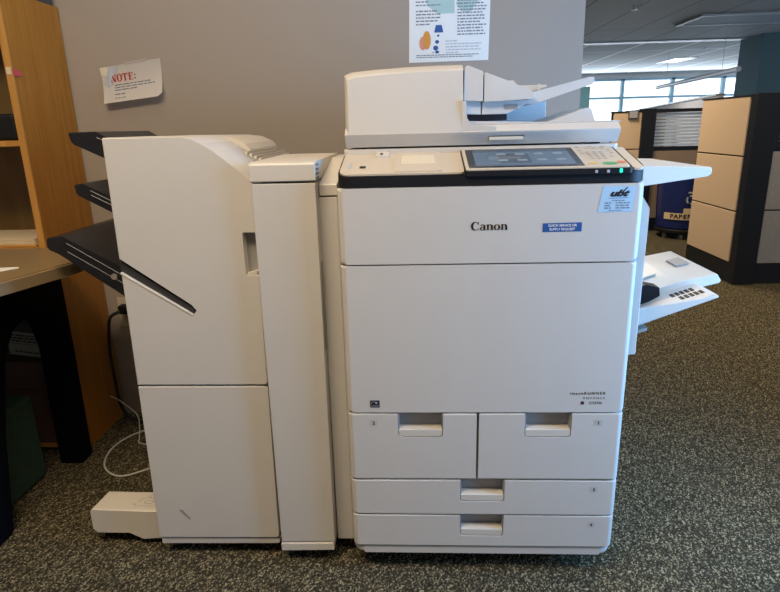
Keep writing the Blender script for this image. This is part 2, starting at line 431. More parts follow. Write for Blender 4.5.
tab = tilt(-.253, -.222, .118, .160, 1.0475, 1.0530, .245, .003, .001).build('usb_tab', WHITE2, cp)
f = pf(-.2385, .130, z=1.0532); f.rect(-.005, .002, -.006, .010); f.build('tab_mark', INK, cp)
f = pf(-.236, .152, z=1.0532); f.rect(-.014, .004, -.002, .002); f.rect(.006, .010, -.002, .002); f.build('tab_text', REDINK, cp)
# operation unit with touch screen
op = tilt(-.052, .308, -.004, .162, 1.0405, 1.0520, .245, [.006, .010, .004, .004], .002).build('operation_panel', BLACK, P)
tilt(-.0495, .3015, -.0015, .160, 1.0515, 1.0545, .245, [.006, .010, .004, .004], .0012).build('bezel_top', PANELTOP, op)
def of(x, y, lift=.0006): return pf(x, y, lift, 1.0545)
f = of(0, 0)
k = math.sqrt(1 + .245 ** 2)
f.rrect(-.042, .208, .008 * k, .144 * k, .004)
scr = f.build('touch_screen', GLASS, P, label='glossy dark touch screen')
f = of(0, 0, .0010); f.rect(-.026, .193, .015 * k, .136 * k); lcd = f.build('display', LCD, scr, label='blue lit display')
for i in range(4):
    for j in range(2):
        x = .038 + i * .043; y = .048 + j * .044
        f = of(0, 0, .0014); f.rrect(x - .011, x + .011, y * k, (y + .014) * k, .003); f.build('icon', LCDI, scr)
f = of(0, 0, .0012); f.rect(-.026, .193, .118 * k, .134 * k).rect(.030, .10, .035 * k, .105 * k); f.rect(-.026, .193, .015 * k, .026 * k); f.build('menu_bars', LCDD, scr)
# keypad
def button(x, y, rx, ry, m, label=None):
    g = of(x, y, .0007); g.ell(0, 0, rx, ry * k, 20); return g.build('button', m, op, label)
for i in range(3):
    for j in range(4): button(.236 + i * .0145, .056 + j * .016, .0042, .0048, GREYB)
for i, (x, y) in enumerate([(.222, .146), (.252, .147), (.281, .147), (.288, .118), (.289, .095), (.283, .072), (.222, .120), (.222, .095)]): button(x, y, .004, .004, GREYB)
for x, y in ((.240, .134), (.258, .134), (.276, .134)): button(x, y, .005, .003, GREYB)
button(.264, .021, .0165, .010, GREENB, 'large oval green start button')
button(.291, .028, .0100, .0085, REDB, 'red stop button')
button(.229, .024, .0105, .0065, YELB, 'yellow clear button')
for x, m, nm, h in ((.229, LEDW, 'lamp', .0045), (.254, LEDW, 'lamp', .0045), (.281, LEDG, 'lamp', .006)):
    MB().box(x - .003, x + .003, -.0055, -.002, 1.0450, 1.0450 + 2 * h * .7, .001).build(nm, m, op, 'glowing green lamp' if m is LEDG else None)

# --- front lettering and stickers
F0 = (0, 0, 0)
def brand_letters():
    f = Flat((-.037, 0, .9245), (1, 0, 0), (0, 0, 1), .0007); s = .0185; WX = 1.15                       # s = cap height
    X = 0
    def R(x0, x1, y0, y1): f.rect((X + x0) * s * WX, (X + x1) * s * WX, y0 * s, y1 * s)
    def ring(cx, cy, rx, ry, icx, irx, iry, a0=0, a1=360): f.ring(((X + cx) * s * WX, cy * s), (rx * s * WX, ry * s), ((X + icx) * s * WX, cy * s), (irx * s * WX, iry * s), a0, a1)
    ring(.42, .5, .44, .53, .50, .26, .45, 42, 318); R(.70, .80, .66, 1.0)   # C
    f.poly([((X + .80) * s * WX, .20 * s), ((X + .86) * s * WX, .26 * s), ((X + .70) * s * WX, .04 * s), ((X + .55) * s * WX, .02 * s)])
    X = .90                                                                 # a
    ring(.27, .20, .25, .22, .29, .10, .155); R(.40, .60, .0, .52); R(.58, .66, .0, .06)
    ring(.33, .48, .27, .22, .31, .09, .155, 0, 165)
    for X in (1.60, 3.09):                                                  # n, n
        R(.06, .26, 0, .68); R(0, .10, .62, .69); R(0, .32, 0, .05); R(.40, .72, 0, .05)
        ring(.38, .45, .30, .25, .34, .10, .185, 0, 180); R(.46, .68, 0, .46)
    X = 2.36
    ring(.34, .34, .35, .36, .34, .135, .30)                                # o
    return f.build('brand_lettering', INK, P, label='bold black serif brand lettering')
brand_letters()
# blue caption strip of the sticker in the middle
f = Flat((0, 0, 0), lift=.0006); f.poly([(.1210, .9180), (.2065, .9185), (.2065, .9385), (.1210, .9375)]); cap = f.build('service_sticker', BLUEINK, P, label='blue sticker strip with two lines of white text')
text('service_text', 'QUICK SERVICE OR', .0072, (.1640, 0, .9300), (1, 0, 0), (0, 0, 1), PAPER, cap, lift=.0010, bold=.00015, align='CENTER')
text('service_text', 'SUPPLY REQUEST', .0072, (.1640, 0, .9215), (1, 0, 0), (0, 0, 1), PAPER, cap, lift=.0010, bold=.00015, align='CENTER')
# pale blue supplier sticker
f = Flat((0, 0, 0), lift=.0006); f.poly([(.2385, .9600), (.3130, .9605), (.3185, 1.0150), (.2475, 1.0170)]); stk = f.build('supplier_sticker', STICK, P, label='pale blue supplier sticker with black logo')
text('logo_text', 'ubt', .0185, (.2610, 0, .9945), (1, 0, 0), (0, 0, 1), INK, stk, lift=.0010, bold=.0010, sx=1.5, shear=.45)
f = Flat((0, 0, 0), lift=.0011); f.poly([(.2880, 1.0035), (.2915, 1.0035), (.3000, 1.0130), (.2985, 1.0140)]); f.poly([(.2600, .9895), (.3030, .9905), (.3030, .9912), (.2600, .9902)]); f.build('logo_stroke', INK, stk)
rnd = random.Random(3); f = Flat((0, 0, 0), lift=.0010)
f.words(.268, .294, .9838, .0022, rnd)
for i in range(3): f.words(.2520, .2680, .9785 - i * .0055, .0026, rnd); f.words(.2760, .3060, .9785 - i * .0055, .0026, rnd)
f.words(.262, .290, .9625, .0016, rnd); f.build('contact_lines', GREYINK, stk)
# energy badge lower left and model name lower right of the door
f = Flat((0, 0, 0), lift=.0006); f.rect(-.277, -.254, .4895, .5085); bd = f.build('energy_badge', INK, P, label='small black square badge')
f = Flat((0, 0, 0), lift=.0010); f.rect(-.275, -.256, .4930, .4945).ring((-.268, .5010), (.006, .0045), (-.268, .5010), (.005, .0036), 10, 200); f.poly([(-.262, .5060), (-.2605, .5030), (-.258, .5030), (-.260, .5010), (-.259, .4985), (-.262, .5000), (-.265, .4985), (-.264, .5010), (-.266, .5030), (-.2635, .5030)]); f.build('badge_mark', PALEINK, bd)
mt = text('model_lettering', 'imageRUNNER', .0098, (.2885, 0, .5225), (1, 0, 0), (0, 0, 1), INK, P, bold=.00022, space=1.42, sx=1.02, align='RIGHT')
text('model_lettering', 'ADVANCE', .0085, (.2885, 0, .5105), (1, 0, 0), (0, 0, 1), INK, P, space=1.5, align='RIGHT')
text('model_lettering', 'C7570i', .0092, (.2520, 0, .4975), (1, 0, 0), (0, 0, 1), INK, P, bold=.00012, space=1.12)
f = Flat((0, 0, 0), lift=.0006); f.rect(.2315, .2395, .4965, .5045); f.build('red_square', mat('dark_red_mark', (.09, .008, .02), .5), P, label='small dark red square')

# --- scanner body and document feeder
MB().ext(rpoly(rect(-.333, .322, .150, .72), [.012, .012, .004, .004], 5), 'z', 1.02, 1.1000, .003).build('scanner_body', WHITE, P)
gl = MB().box(-.27, .25, .20, .66, 1.0985, 1.1015).build('platen_glass', GLASS, P)
# cover hinge plinth: lower band of the feeder
band = MB().ext([(.154, 1.1045), (.69, 1.1045), (.69, 1.150), (.160, 1.150), (.1370, 1.1355), (.1370, 1.1320)], 'x', -.3275, .3195, .0015)
band = cut(band, MB().box(.014, .098, .10, .151, 1.113, 1.125), 'feeder_base', WHITE, P)
MB().box(.0155, .0965, .1425, .153, 1.1135, 1.1225, .002).build('grip', WHITE2, band, label='pale finger grip under the feeder')
for y in (.20, .64):
    for x in (-.28, .28): MB().cyl((x, y, 1.0990), (x, y, 1.106), .012).build('bumper', RUBBER, band)
# left cover of the feeder: rounded block, top edge rising to the right, open on the right
lc = MB()
top = [(-.0465, 1.2865), (-.11, 1.2862), (-.18, 1.2845), (-.25, 1.2815), (-.31, 1.2765)]
prof = rpoly([(-.3265, 1.1345), (-.0465, 1.1345)] + top + [(-.3265, 1.270)], [.002, .001, .002, 0, 0, 0, .006, .004], 3)
def ring_at(y, kx, kz):
    return [(-.0465 - (-.0465 - x) * kx, y + max(0, z - 1.150) * .10, 1.1345 + (z - 1.1345) * kz) for x, z in prof]
t = bmesh.new()
rings = [[t.verts.new(p) for p in r_] for r_ in (ring_at(.1375, .962, .905), ring_at(.1405, .975, .930), ring_at(.158, 1, 1), ring_at(.640, 1, 1), ring_at(.655, .97, .94))]
for a_, b_ in zip(rings, rings[1:]):
    for q in range(len(a_)): t.faces.new((a_[q], a_[(q + 1) % len(a_)], b_[(q + 1) % len(a_)], b_[q]))
t.faces.new(rings[0]); t.faces.new(rings[-1][::-1]); lc._merge(t)
lc.build('feeder_cover', WHITE, P)
# swooping foot of the cover under the opening
sw = MB().ext(rpoly([(-.050, 1.136), (.030, 1.136), (.030, 1.1480), (-.018, 1.1500), (-.036, 1.158), (-.0385, 1.178), (-.0400, 1.205), (-.050, 1.205)], [0, 0, 0, .004, .012, .004, 0, 0], 5), 'y', .1385, .30, .002)
sw.build('cover_foot', WHITE, P)
# feeder mouth: block right of the cover, sloping top
MB().ext(rpoly([(-.045, 1.206), (.001, 1.203), (.001, 1.270), (-.042, 1.287)], [.002, .002, .008, .008], 4), 'y', .158, .64, .004).build('feed_roller_cover', WHITE, P)
MB().ext(rpoly([(.0035, 1.201), (.118, 1.206), (.122, 1.213), (.116, 1.224), (.050, 1.251), (.0035, 1.269)], [.002, .006, .006, .008, .004, .004], 4), 'y', .158, .64, .004).build('feeder_lid', WHITE, P)
MB().ext([(-.045, 1.176), (-.002, 1.174), (-.002, 1.207), (-.045, 1.209)], 'y', .172, .63, .002).build('feed_frame', COOLW, P)
lo = MB().ext([(.0005, 1.174), (.060, 1.174), (.112, 1.198), (.112, 1.205), (.0005, 1.203)], 'y', .172, .63, .002).build('feed_throat', COOLW, P)
f = Flat((0, .172, 0), lift=.0006); f.rrect(.053, .085, 1.184, 1.196, .002); f.build('release_label', GREYP, lo)
MB().box(-.044, .064, .20, .62, 1.160, 1.175).build('exit_slot', DKREC, P, label='dark sheet exit slot')
# feed tray: long thin tray rising to the right, with side guide
tr = MB().ext(rpoly([(.100, 1.196), (.121, 1.194), (.258, 1.236), (.262, 1.242), (.261, 1.252), (.250, 1.252), (.118, 1.221)], [.002, .006, .004, .003, .003, .004, .004], 4), 'y', .175, .62, .003).build('feed_tray', WHITE, P)
MB().ext(rpoly([(.040, 1.250), (.110, 1.222), (.128, 1.255), (.118, 1.268), (.075, 1.268)], [.002, .002, .006, .006, .004], 4), 'y', .46, .475, .002).build('sheet_guide', WHITE, tr)
MB().ext([(.112, 1.222), (.240, 1.256), (.240, 1.262), (.112, 1.262)], 'y', .60, .615, .002).build('rear_wall', WHITE, tr)
MB().box(.204, .212, .56, .570, 1.244, 1.262, .002).build('sheet_stop', WHITE2, tr)
# output tray: wedge at the right end, tray floor, rear wall
MB().ext([(-.040, 1.150), (.331, 1.150), (.331, 1.153), (.16, 1.153), (-.040, 1.160)], 'y', .180, .66, .0008).build('output_floor', COOLW, P)
MB().ext(rpoly([(.145, 1.149), (.275, 1.149), (.262, 1.180), (.254, 1.184)], [0, .002, .004, .006], 4), 'y', .185, .40, .003).build('output_wedge', WHITE, P)
MB().box(-.04, .245, .625, .650, 1.150, 1.215, .003).build('rear_guard', COOLW, P)
# --- right side: side cover, utility shelf, open bypass tray
sc_ = MB().ext(rpoly([(.331, .610), (.362, .612), (.362, .962), (.342, .992), (.331, .992)], [0, .004, .006, .004, 0], 4), 'y', .030, .62, .003).build('side_cover', WHITE, P)
MB().ext(rpoly([(.330, .970), (.405, .992), (.568, 1.014), (.574, 1.022), (.573, 1.036), (.400, 1.042), (.330, 1.042)], [0, .01, .006, .004, .004, .01, 0], 4), 'y', .21, .60, .005).build('utility_shelf', WHITE, P, label='flat white side shelf')
sh = lambda c: (c.x, c.y, c.z - .0 * c.y)
by = MB().ext(rpoly([(.360, .655), (.372, .655), (.573, .731), (.573, .738), (.560, .739), (.360, .672)], [0, .002, .002, .002, .002, 0], 3), 'y', .10, .53, .002).build('bypass_tray', WHITE, P, label='open sloping bypass tray')
MB().ext([(.360, .655), (.395, .669), (.572, .7335), (.572, .7375), (.360, .700)], 'y', .095, .110, .001).build('tray_rim', WHITE, by)
MB().ext(rpoly([(.395, .684), (.520, .714), (.626, .741), (.629, .746), (.618, .764), (.520, .744), (.395, .702)], [0, .004, .002, .003, .004, .01, 0], 3), 'y', .205, .50, .002).build('extension_tray', WHITE2, by)
MB().ext(rpoly([(.395, .696), (.425, .706), (.455, .722), (.452, .745), (.420, .752), (.395, .745)], [0, .002, .004, .004, .004, 0], 3), 'y', .150, .19, .002).build('width_guide', BLACK, by, label='black paper guide')
for y0 in (.128, .160):
    for i in range(5):
        x = .500 + i * .0115 - (.010 if y0 > .15 else 0)
        MB().box(x, x + .0075, y0, y0 + .022, .7025, .7050, shear=lambda c: (c.x, c.y, c.z + .335 * (c.x - .455))).build('size_mark', BLACK, by)
MB().box(.565, .600, .33, .40, .7535, .7585, .001, M=None, shear=lambda c: (c.x, c.y, c.z + .22 * (c.x - .565))).build('grey_pad', GREYP, by)
MB().ext([(.40, .7045), (.50, .7395), (.50, .7445), (.40, .7095)], 'y', .30, .48, .001).build('tray_ledge', WHITE2, by)
for x, y in ((.47, .46), (.50, .49)): MB().box(x - .008, x + .008, y - .01, y + .01, .728 + .3 * (x - .47), .741 + .3 * (x - .47), .001).build('clip', GREYP, by)
MB().box(.361, .42, .12, .24, .622, .632, .002, shear=lambda c: (c.x, c.y, c.z + .30 * (c.x - .36))).build('hinge_flap', GREYP, by)

# ------------------------------------------------------------------ finisher on the left
FN = thing('paper_finisher', 'tall pale finisher cabinet left of the copier with a slanted slot and black output trays', 'finisher', (-.72, .36, 0))
pf_ = [(-.884, .525), (-.543, .525), (-.537, 1.034), (-.566, 1.062), (-.598, 1.088), (-.622, 1.107), (-.650, 1.125), (-.672, 1.135), (-.690, 1.1395), (-.878, 1.1430)]
cover = MB().ext(rpoly(pf_, [.003, .010, .004, .01, .01, .01, .01, .01, .01, .004], 4), 'y', .055, .300, .004)
slot = MB().ext([(-.93, .878), (-.884, .863), (-.7155, .741), (-.7045, .726), (-.7145, .712), (-.8820, .8225), (-.93, .835)], 'y', .03, .12)
hand = MB().ext(rpoly([(-.572, .813), (-.48, .813), (-.48, .919), (-.572, .919)], [.004, 0, 0, .004], 3), 'y', .03, .080)
slot.bm.from_mesh((lambda o: o.data)(hand.build('tmp_h', WHITE)))
tmp = bpy.data.objects['tmp_h']; d_ = tmp.data; bpy.data.objects.remove(tmp); bpy.data.meshes.remove(d_)
cv = cut(cover, slot, 'upper_cover', WHITE, FN)
cv.data.set_sharp_from_angle(angle=math.radians(13))
MB().box(-.571, -.545, .0795, .086, .814, .918).build('door_grip', GREYP, cv, label='grey recessed door grip')
MB().ext([(-.571, .814), (-.545, .814), (-.545, .824), (-.571, .818)], 'y', .060, .083).build('grip_sill', WHITE2, cv)
MB().ext([(-.884, .852), (-.718, .735), (-.711, .724), (-.716, .716), (-.884, .826)], 'y', .0625, .118).build('stacker_slot', DKREC, FN, label='dark slanted stacker slot')
MB().ext([(-.8815, .8255), (-.7140, .7150), (-.7142, .7120), (-.8825, .8215)], 'y', .0535, .084, .0005).build('slot_lip', WHITE2, FN, label='bright lip under the slanted slot')
MB().ext(rpoly([(-.889, .061), (-.549, .064), (-.543, .521), (-.884, .521)], [.003, .01, .01, .003], 4), 'y', .055, .090, .004).build('lower_door', WHITE, FN)
MB().ext(rpoly([(-.886, .037), (-.549, .041), (-.549, .0585), (-.886, .0585)], [.002, .008, .002, .002], 4), 'y', .060, .60, .003).build('plinth', WHITE, FN)
bpts = [(-.880, .060), (-.550, .060), (-.539, 1.0325), (-.567, 1.060), (-.599, 1.0865), (-.623, 1.1055), (-.651, 1.1235), (-.673, 1.1335), (-.690, 1.1383), (-.876, 1.1415)]
MB().ext(bpts, 'y', .297, .62).box(-.880, -.546, .088, .298, .060, .524).build('body', WHITE, FN)
MB().ext(rpoly([(-.876, 1.1405), (-.700, 1.1385), (-.650, 1.1330), (-.618, 1.1180), (-.604, 1.1020), (-.604, 1.06), (-.876, 1.10)], [.002, .02, .02, .012, .004, 0, 0], 5), 'y', .30, .615, .004).build('top_shell', WHITE2, FN)
MB().ext([(-.606, 1.060), (-.606, 1.094), (-.548, 1.066), (-.548, 1.040)], 'y', .24, .600).build('top_grille', GREYP, FN, label='grey ribbed grille on the finisher top')
for i in range(5):
    MB().box(-.6035 + i * .0115, -.5965 + i * .0115, .245, .595, 1.070, 1.0985 - i * .0056).build('top_rib', WHITE2, FN)
for x in (-.85, -.58):
    for y in (.15, .55): MB().cyl((x, y, 0), (x, y, .042), .018).build('foot', BLACK, FN)
f = Flat((0, .055, 0), lift=.0006); f.poly([(-.822, .152), (-.812, .152), (-.792, .126), (-.793, .119), (-.806, .132)]); f.build('scuff_mark', mat('scuff', (.33, .30, .27), .6), FN)
# guide foot reaching left
tb = MB().ext(rpoly([(-1.105, .040), (-1.000, .040), (-.960, .019), (-.900, .019), (-.900, .116), (-1.105, .116)], [.010, .006, .006, 0, 0, .006], 5), 'y', .10, .190, .006)
for v in tb.bm.verts:
    if v.co.y > .15: v.co.x += max(0, -1.09 - v.co.x) * .6
ft = tb.build('guide_foot', WHITE2, FN)
f = Flat((0, 0, .116), (1, 0, 0), (0, 1, 0), lift=.0006)
f.ring((-.950, .140), (.030, .022), (-.950, .140), (.0275, .020), 90, 190, 12).ring((-.945, .165), (.013, .010), (-.945, .165), (.0105, .0078)).ring((-.948, .138), (.014, .009), (-.948, .138), (.0115, .007)).ring((-.925, .150), (.011, .010), (-.925, .150), (.009, .008)).rect(-.990, -.984, .124, .130).rect(-.982, -.920, .1185, .1200)
f.build('guide_drawing', mat('light_grey_ink', (.36, .34, .31), .6), ft)
# output trays
def tray(pts, y0, y1, name='output_tray'):
    return MB().ext(rpoly(pts, .006, 4), 'y', y0, y1, .004).build(name, BLACKT, FN)
def lines(o, a, b, ys, y0):
    for dz in ys:
        MB().tube([(a[0], y0, a[1] + dz), (b[0], y0, b[1] + dz)], .0010, 6).build('edge_line', mat('pale_tray_line', (.22, .23, .25), .4), o)
t1 = tray([(-1.090, 1.158), (-1.080, 1.128), (-.86, 1.020), (-.86, 1.070), (-1.010, 1.158)], .28, .60)
lines(t1, (-1.010, 1.143), (-.88, 1.080), (0,), .2785)
t2 = tray([(-1.098, 1.020), (-1.090, .992), (-.86, .862), (-.86, .92), (-1.070, 1.022)], .28, .60)
lines(t2, (-1.050, 1.003), (-.89, .918), (0, -.012), .2785)
t3 = MB().ext(rpoly([(-1.176, .880), (-1.176, .850), (-1.148, .836), (-.88, .640), (-.86, .640), (-.86, .735), (-.93, .770), (-1.13, .885)], [.008, .008, .006, .002, 0, 0, .01, .008], 4), 'y', .24, .64, .004).build('lower_output_tray', BLACKT, FN)
lines(t3, (-1.120, .866), (-.90, .725), (0, -.024), .2385)
for yy in (.36, .50): MB().box(-1.04, -.93, yy, yy + .006, .842, .848, shear=lambda c: (c.x, c.y, c.z - .56 * (c.x + 1.04))).build('sheet_rail', mat('tray_rail_grey', (.30, .31, .33), .4), t3)
MB().cyl((-1.000, .2365, .770), (-1.000, .241, .770), .0085).build('tray_screw', mat('screw_metal', (.55, .48, .42), .4, .6), t3, label='round pale screw cap')
MB().ext([(-.960, .80), (-.88, .76), (-.88, .905), (-.925, .900)], 'y', .42, .60, .004).build('tray_back', BLACK, t3)

# ------------------------------------------------------------------ buffer pass unit between finisher and copier
BU = thing('buffer_pass_unit', 'narrow upright pale unit standing between the finisher and the copier', 'paper transport unit', (-.46, .3, 0))
MB().ext(rpoly([(-.538, .066), (-.391, .069), (-.3865, 1.033), (-.5355, 1.033)], .003, 3), 'y', .035, .095, .005).build('front_panel', WHITE, BU)
MB().box(-.536, -.389, .094, .50, .066, 1.034).build('body', WHITE, BU)
MB().ext(rpoly([(-.539, .040), (-.393, .044), (-.393, .066), (-.539, .063)], .002, 3), 'y', .032, .50, .003).build('plinth', WHITE2, BU)
MB().ext(rpoly([(.033, 1.037), (.033, 1.078), (.055, 1.0805), (.42, 1.083), (.46, 1.072), (.46, 1.037)], [.003, .006, .006, .01, .01, .003], 4), 'x', -.5375, -.385, .003).build('top_cap', WHITE2, BU)
MB().ext(rpoly([(.070, .9995), (.070, 1.0265), (.30, 1.0760), (.46, 1.0770), (.46, .9995)], [.002, .004, .01, .004, 0], 4), 'x', -.3845, -.342, .003).build('side_cap', WHITE2, BU)
MB().ext(rpoly(rect(-.3880, -.3415, .071, .30), [.002, .006, 0, 0], 4), 'z', .050, .9965, .002).build('side_panel', WHITE, BU)
for i in range(2):
    for j in range(4):
        MB().box(-.3858, -.3842, .042 + i * .022, .054 + i * .022, 1.040 + j * .0098, 1.0455 + j * .0098).build('vent_hole', DKREC, BU)
MB().box(-.3872, -.3855, .050, .068, .62, .845, .0008).build('side_latch', GREYP, BU)
for x in (-.52, -.41):
    for y in (.12, .44): MB().cyl((x, y, 0), (x, y, .042), .015).build('foot', BLACK, BU)

# ------------------------------------------------------------------ on the back wall
def on_wall(x, z): return (x, .92, z)
PO = thing('paper_poster', 'printed poster of text columns with pale green arrows taped on the wall above the copier', 'poster', (-.04, .918, 1.366))
MB().ext([(-.181, 1.366), (.097, 1.368), (.101, 1.590), (-.177, 1.590)], 'y', .9186, .9203).build('sheet', POSTERP, PO)
def wf(lift=.0004, y=.9186): return Flat((0, y, 0), lift=lift)
f = wf(.0004); f.poly([(-.13, 1.590), (-.115, 1.548), (-.082, 1.522), (-.022, 1.522), (-.022, 1.566), (-.062, 1.566), (-.062, 1.590)]); f.poly([(-.017, 1.550), (.006, 1.524), (.032, 1.524), (.060, 1.562), (.060, 1.590), (-.005, 1.590)]); f.build('arrow_print', MINT, PO, label='pale green recycling arrows')
rnd = random.Random(11); f = wf(.0008)
f.words(-.155, -.135, 1.5795, .004, rnd); f.words(-.155, -.108, 1.5585, .0038, rnd); f.words(-.155, -.070, 1.5480, .0038, rnd)
for i, x1 in enumerate((-.075, -.070, -.066, -.080, -.108)): f.words(-.155, x1, 1.5290 - i * .0105, .0042, rnd)
f.build('text_column', GREYINK, PO); f = wf(.0008)
f.words(-.010, .058, 1.5820, .0070, rnd)
for i in range(12): f.words(-.012, rnd.uniform(.070, .088), 1.5600 - i * .0098, .0042, rnd)
f.build('text_column', GREYINK, PO)
f = wf(.0008)
for i in range(5): f.words(-.052, (-.012, .072, .068, .070, -.004)[i], 1.4320 - i * .0095, .0036, rnd)
f.build('pale_text', PALEINK, PO)
f = wf(.0008)
for i in range(2): f.words(-.155, (.066, .046)[i], 1.3875 - i * .0065, .0030, rnd)
f.build('footer_text', GREYINK, PO)
f = wf(.0010); f.poly([(-.092, 1.462), (-.060, 1.462), (-.066, 1.486), (-.086, 1.486)]).ell(-.078, 1.452, .004, .004).ell(-.082, 1.432, .007, .006).ell(-.087, 1.412, .009, .008).ell(-.082, 1.399, .007, .005).rect(-.100, -.092, 1.396, 1.398); f.build('bin_drawing', BLUEINK, PO, label='small blue bin drawing')
f = wf(.0010); f.ell(-.118, 1.438, .014, .030); f.build('orange_print', ORANGE, PO)
f = wf(.0009); f.ell(-.132, 1.428, .012, .022); f.build('pink_print', PINKP, PO)

NT = thing('paper_note', 'small tilted cream paper note with red NOTE heading on the wall, bottom curling out', 'note', (-1.18, .915, 1.25))
# sheet: a grid of points, curling away from the wall at its lower edge
def note_pt(s, t):
    a = Vector((-1.304, 1.381)); b = Vector((-1.077, 1.409)); c = Vector((-1.290, 1.256)); d = Vector((-1.072, 1.279))
    p = (a * (1 - s) + b * s) * (1 - t) + (c * (1 - s) + d * s) * t
    y = .9199 - .034 * max(t, 0) ** 2.2
    return (p.x, y, p.y)
bm = bmesh.new(); NS, NTT = 14, 12
G = [[bm.verts.new(note_pt(i / NS, j / NTT)) for i in range(NS + 1)] for j in range(NTT + 1)]
for j in range(NTT):
    for i in range(NS):
        if j >= NTT - 1 and i >= NS - 1: continue
        bm.faces.new((G[j][i], G[j][i + 1], G[j + 1][i + 1], G[j + 1][i]))
bm.faces.new((G[NTT - 1][NS - 1], G[NTT - 1][NS], G[NTT][NS - 1]))
for v in [v for v in bm.verts if not v.link_faces]: bm.verts.remove(v)
r_ = bmesh.ops.solidify(bm, geom=bm.faces[:], thickness=.0006)
bmesh.ops.recalc_face_normals(bm, faces=bm.faces)
me = bpy.data.meshes.new('sheet'); bm.to_mesh(me); bm.free(); finish('sheet', me, NOTEP, NT)
class NFlat(Flat):
    """print that follows the curled note; coordinates are fractions of the sheet"""
    def __init__(self, lift): self.bm = bmesh.new(); self.l = lift
    def P(self, p): q = note_pt(p[0], 1 - p[1]); return self.bm.verts.new((q[0], q[1] - self.l, q[2]))
f = NFlat(.0018)
def quad(x0, y0, x1, y1, w):                                     # slanted stroke
    f.poly([(x0 - w / 2, y0), (x0 + w / 2, y0), (x1 + w / 2, y1), (x1 - w / 2, y1)])
B, H = .56, .20
def L(x): return .155 + x
f.rect(L(0), L(.012), B, B + H); f.rect(L(.068), L(.078), B, B + H); quad(L(.016), B + H, L(.066), B, .030); f.rect(L(-.014), L(.022), B, B + .014); f.rect(L(.056), L(.090), B + H - .014, B + H); f.rect(L(-.014), L(.016), B + H - .014, B + H)
f.ring((L(.140), B + H / 2), (.046, H / 2 + .005), (L(.140), B + H / 2), (.020, H / 2 - .012))
f.rect(L(.222), L(.248), B, B + H); f.rect(L(.188), L(.282), B + H - .022, B + H); f.rect(L(.188), L(.196), B + H - .06, B + H); f.rect(L(.274), L(.282), B + H - .06, B + H); f.rect(L(.210), L(.260), B, B + .014)
f.rect(L(.300), L(.326), B, B + H); f.rect(L(.29), L(.366), B + H - .018, B + H); f.rect(L(.29), L(.370), B, B + .018); f.rect(L(.32), L(.350), B + H / 2 - .01, B + H / 2 + .01); f.rect(L(.358), L(.366), B + H - .06, B + H); f.rect(L(.362), L(.370), B, B + .06)
f.ell(L(.402), B + .03, .012, .022); f.ell(L(.402), B + .12, .012, .022)
f.build('heading', REDINK, NT, label='red serif heading NOTE:')
f = NFlat(.0012); rnd = random.Random(2)
for i, (x0, x1, y) in enumerate(((.20, .84, .455), (.20, .88, .385), (.20, .60, .315), (.20, .40, .20), (.20, .38, .10))): f.words(x0, x1, y, .028 if i < 4 else .02, rnd, .014)
f.build('note_lines', GREYINK, NT)
f = NFlat(.0010); f.poly([(.03, .50), (.10, .44), (.17, .50), (.20, .66), (.29, .97), (.17, .99), (.05, .72)]); f.build('tape_patch', TAPE, NT, label='cloudy bluish tape at the left corner')
f = NFlat(.0014); f.poly([(.00, .80), (.07, .72), (.14, .92), (.10, 1.0), (.0, 1.0)]); f.build('torn_tape', TAPEY, NT)
q = [note_pt(a_, 1 - b_) for a_, b_ in ((.42, .985), (.76, .985), (.76, 1.045), (.42, 1.04))]
MB().ext([(p[0], p[2]) for p in q], 'y', .9188, .9204).build('top_tape', mat('clear_tape', (.44, .39, .35), .3), NT)
# wall outlet and cords
OU = thing('wall_outlet', 'ivory outlet plate low on the wall behind the finisher with a black plug in it', 'outlet', (-1.33, .918, .45))
MB().box(-1.375, -1.300, .914, .9198, .395, .515, .002).build('plate', OUTLETM, OU)
MB().box(-1.352, -1.324, .911, .915, .468, .500, .003).box(-1.352, -1.324, .911, .915, .412, .442, .003).build('socket', OUTLETM, OU)
PC = thing('power_cord', 'thick black power cord hanging from the wall outlet behind the finisher', 'power cord', (-1.42, .88, .1))
MB().box(-1.356, -1.318, .872, .9105, .456, .492, .006).build('plug', BLACK, PC)
MB().tube([(-1.345, .872, .47), (-1.375, .850, .455), (-1.392, .85, .40), (-1.402, .85, .30), (-1.400, .85, .18), (-1.39, .85, .06), (-1.33, .84, .008), (-1.2, .80, .007)], .0065).build('cord', RUBBER, PC)
tag(MB().tube([(-1.10, .50, .006), (-1.20, .44, .004), (-1.29, .50, .004), (-1.325, .62, .004), (-1.29, .73, .004), (-1.20, .79, .004), (-1.05, .80, .004)], .0032).build('data_cable', CABLEW), 'thin white cable looping on the carpet beside the finisher', 'cable')
tag(MB().tube([(-1.414, .82, .125), (-1.39, .81, .122), (-1.36, .80, .11), (-1.30, .79, .06), (-1.28, .76, .02), (-1.255, .70, .006), (-1.23, .66, .004), (-1.12, .64, .004)], .0022).build('phone_cord', CABLEW), 'thinner white cord drooping in the dark gap behind the finisher', 'cable')

